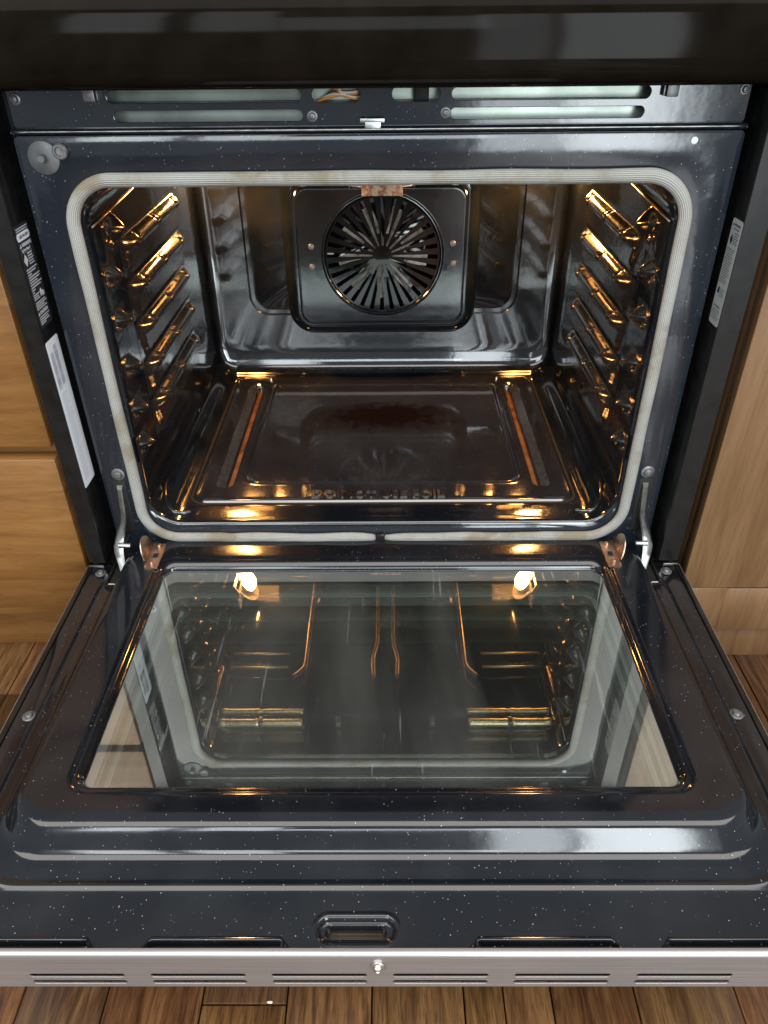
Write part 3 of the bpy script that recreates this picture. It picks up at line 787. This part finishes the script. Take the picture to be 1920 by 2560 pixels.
# catches at the hinge corners
for s in (-1, 1):
    bm = bmesh.new()
    loft(bm, [XY(rb(*sorted((s*.2760, s*.2925)), -.0640, -.0140, .002, 3, 2), .0284), XY(rb(*sorted((s*.2760, s*.2925)), -.0640, -.0140, .002, 3, 2), .0299)], cap_end=True)
    fin = [(-.034+.019*math.cos(a)*(1 if math.sin(a) > 0 else .8), .0300+.0235*max(0, math.sin(a))+ (0 if math.sin(a) > 0 else -.001)) for a in lin(-.1, PI+.1, 18)]
    fa = [(s*(.2930+.0045*(z-.03)/.02), y, z) for y, z in fin]; fb = [(x+s*.0012, y, z) for x, y, z in fa]
    loft(bm, [fa, fb], True, True)
    ct = obj('hinge_catch', bm, M_clip, door, 40)
    screw(ct, UP((s*.2835, -.0215, .0299)), .0048, M_clip, washer=False); screw(ct, UP((s*.2845, -.0560, .0299)), .0048, M_clip, washer=False)
    bm = bmesh.new(); box(bm, s*.2840-.003, s*.2840+.003, -.043, -.035, .0296, .0303); obj('catch_slot', bm, M_dark, ct, 0)
# hinge arms and their wells in the door
for s in (-1, 1):
    bm = bmesh.new()
    P = smoothpath([(.3235, .002, .1115), (.3240, -.001, .095), (.3250, -.004, .074), (.3285, -.008, .058), (.3330, -.014, .043), (.3345, -.021, .030), (.3310, -.030, .014), (.3280, -.038, .002), (.3280, -.044, -.012)], 5)
    wd = [.0035+.0028*math.sin(PI*sst(.25, .95, i/(len(P)-1))) for i in range(len(P))]
    rg = []
    for p, w_ in zip(P, wd): rg.append([(s*(p.x+a*w_), p.y+b_*.0075, p.z+b_*.004) for a, b_ in ((-1, -1), (-.55, -1.25), (.6, -1.05), (1, -.6), (1, 1), (-1, 1))])
    loft(bm, rg, True, True)
    h = obj('hinge_arm', bm, M_zinc, ov, 40)
    bm = bmesh.new(); mw = frame_mat((s*.3265, -.026, .036), (0, 0, 1), (0, 1, 0), (-s, 0, 0)); lathe(bm, [(.0034, -.006), (.0034, .008), (.0026, .009), (.0001, .0093)], mw, 14); obj('hinge_pin', bm, M_zinc, h, 40)
    bm = bmesh.new(); box(bm, *sorted((s*.3165, s*.3325)), -.0008, .003, .040, .117, .0004); obj('hinge_slot', bm, M_dark, ff, 35)
    bm = bmesh.new(); box(bm, *sorted((s*.3200, s*.3405)), -.066, -.018, .0010, .0060, .0005); obj('hinge_well', bm, M_dark, door, 35)
    bm = bmesh.new(); box(bm, *sorted((s*.3195, s*.3445)), -.0700, -.0665, .0020, .0068, .0008); box(bm, *sorted((s*.3409, s*.3440)), -.066, -.016, .0012, .0095, .0006); box(bm, *sorted((s*.3165, s*.3195)), -.066, -.012, .0012, .0105, .0006)
    obj('well_rim', bm, M_blackg, door, 35)
    bm = bmesh.new(); box(bm, *sorted((s*.3215, s*.3400)), -.0672, -.0660, .0045, .0072, .0003); obj('well_tab', bm, M_cream, door, 35)

# ================================================================== STICKERS on the inner faces of the side channels
LS = lambda y, z, off=.0003: frame_mat((-.358+off, y, z), (0, 1, 0), (0, 0, 1), (1, 0, 0))
RS = lambda y, z, off=.0003: frame_mat((.354-off, y, z), (0, -1, 0), (0, 0, 1), (-1, 0, 0))
def sheet(name, w, h, mw, mat, parent, cut=None, r=.003):
    L = rb(0, w, -h, 0, r, 4, 1)
    return plate2d(name, [L], mw, mat, parent, .00005, 0)
def tri(parent, mw, x, y, s, mat):
    return plate2d('warning_triangle', [[(x, y), (x+s, y), (x+s/2, y+s*.9)]], mw, mat, parent, .00004, 0)
def lines(parent, mw, mat, rows, name='small_print'):
    bm = bmesh.new(); rng = random.Random(len(rows)*7)
    for x0, x1, y, hgt in rows:
        x = x0
        while x < x1-.0004:
            ww = min(rng.uniform(.0007, .0026), x1-x)
            v = [bm.verts.new(mw @ Vector(p)) for p in ((x, y, .0001), (x+ww, y, .0001), (x+ww, y+hgt, .0001), (x, y+hgt, .0001))]
            bm.faces.new(v); x += ww+.00045
    return obj(name, bm, mat, parent, 0)
# black label, upper left
w, h = .0325, .104; mw = LS(-.0190, .4205); M2 = mw @ Matrix.Translation((0, 0, .00012))
s1 = sheet('warning_label', w, h, mw, M_blacklab, chL); s1['label'] = 'black label with white print high in the left channel'
lines(s1, M2, M_inkwhite, [(.003, .030, -.0042, .0012), (.003, .029, -.0064, .0012)])
plate2d('phone_panel', [rb(.0015, .031, -.0155, -.0078, .003, 4, 1)], M2, M_white, s1, .00003, 0)
M3 = mw @ Matrix.Translation((0, 0, .00022))
text('1-800-944-9044', .0046, M3 @ Matrix.Translation((.0163, -.0132, 0)), M_ink, s1, align='CENTER', sx=.78, bold=.00006)
tri(s1, M2, .0028, -.0215, .0042, M_inkwhite)
text('WARNING', .0050, M2 @ Matrix.Translation((.0080, -.0213, 0)), M_inkwhite, s1, sx=.92, bold=.00012)
text('Tip Over Hazard', .0036, M2 @ Matrix.Translation((.0042, -.0256, 0)), M_inkwhite, s1, sx=.82, bold=.00006)
lines(s1, M2, M_inkwhite, [(.0042, .026, -.0268, .0003)])
plate2d('tipping_pictogram', [[(.0035, -.0345), (.0085, -.0280), (.0130, -.0345), (.0080, -.0405)]], M2, M_inkwhite, s1, .00003, 0)
lines(s1, M2, M_inkwhite, [(.014, .026-.001*(k % 2), -.0295-.0026*k, .0014) for k in range(5)])
lines(s1, M2, M_inkwhite, [(.003, (.028, .024, .012, .031, .029, .022, .031, .027, .011, .008)[k], -.0440-.0026*k, .0014) for k in range(10)])
plate2d('tipping_pictogram', [[(.0200, -.0740), (.0190, -.0690), (.0225, -.0660), (.0245, -.0690), (.0290, -.0700), (.0290, -.0745), (.0240, -.0750), (.0235, -.0700), (.0215, -.0745)]], M2, M_inkwhite, s1, .00003, 0)
lines(s1, M2, M_inkwhite, [(.003, .017-.002*(k % 2), -.0700-.0022*k, .0013) for k in range(3)])
lines(s1, M2, M_inkwhite, [(.003, (.028, .030, .024, .029, .015)[k], -.0782-.0022*k, .0013) for k in range(4)])
tri(s1, M2, .0028, -.0905, .0040, M_inkwhite)
text('CAUTION', .0048, M2 @ Matrix.Translation((.0078, -.0903, 0)), M_inkwhite, s1, sx=.92, bold=.00012)
lines(s1, M2, M_inkwhite, [(.003, (.029, .025, .027, .016)[k], -.0934-.0023*k, .0013) for k in range(4)])
# white rating label below with bar codes
w, h = .0335, .184; mw = LS(-.0198, .3010); M2 = mw @ Matrix.Translation((0, 0, .00012))
s2 = sheet('rating_label', w, h, mw, M_white, chL); s2['label'] = 'long white label with bar codes low in the left channel'
bm = bmesh.new(); rng = random.Random(3)
for x0, x1, a, b_ in ((.0150, .0235, -.0080, -.0540), (.0045, .0125, -.0140, -.0560)):
    y = a
    while y > b_:
        t_ = rng.uniform(.0004, .0016)
        v = [bm.verts.new(M2 @ Vector(p)) for p in ((x0, y-t_, .0001), (x1, y-t_, .0001), (x1, y, .0001), (x0, y, .0001))]; bm.faces.new(v)
        y -= t_+rng.uniform(.0005, .0014)
obj('bar_code', bm, M_inkgrey, s2, 0)
lines(s2, M2, plain('pale ink', (.50, .54, .62), .5), [(.006, .014+.010*rng.random(), -.064-.003*k, .0010) for k in range(38)])
# silver label, right channel
w, h = .0245, .1060; mw = RS(.0035, .4200); M2 = mw @ Matrix.Translation((0, 0, .00012))
s3 = sheet('warning_label', w, h, mw, M_silverlab, chR); s3['label'] = 'silver label with dark print in the right channel'
tri(s3, M2, .0022, -.0068, .0030, M_ink)
text('AVERTISSEMENT', .0030, M2 @ Matrix.Translation((.0058, -.0066, 0)), M_ink, s3, sx=.72, bold=.00005)
lines(s3, M2, M_ink, [(.006, .020, -.0098, .0010)])
plate2d('tipping_pictogram', [[(.0030, -.0200), (.0065, -.0140), (.0100, -.0200), (.0065, -.0255)]], M2, M_ink, s3, .00003, 0)
lines(s3, M2, M_ink, [(.011, .022-.002*(k % 2), -.0135-.0024*k, .0009) for k in range(5)])
lines(s3, M2, M_ink, [(.002, .021-.006*((k*7) % 5)/5, -.0290-.0024*k, .0008) for k in range(15)])
plate2d('tipping_pictogram', [[(.0030, -.0740), (.0050, -.0670), (.0085, -.0680), (.0080, -.0740)]], M2, M_ink, s3, .00003, 0)
lines(s3, M2, M_ink, [(.010, .021-.002*(k % 2), -.0690-.0024*k, .0008) for k in range(4)])
tri(s3, M2, .0022, -.0880, .0028, M_ink)
text('ATTENTION', .0028, M2 @ Matrix.Translation((.0058, -.0878, 0)), M_ink, s3, sx=.8, bold=.00004)
lines(s3, M2, M_ink, [(.002, .021-.004*(k % 3)/2, -.0910-.0024*k, .0008) for k in range(5)])

# ================================================================== crumb on the floor
bm = bmesh.new(); bmesh.ops.create_icosphere(bm, subdivisions=2, radius=1)
for v in bm.verts: v.co = Vector((-.1091, -.4504, -.1985))+Vector((v.co.x*.0030, v.co.y*.0013, v.co.z*.0011))*(1+.3*noise.noise(v.co*2))
cb = obj('crumb', bm, M_crumb, None, 180); cb['label'] = 'tiny pale crumb lying on the plank floor in front of the door'; cb['category'] = 'crumb'
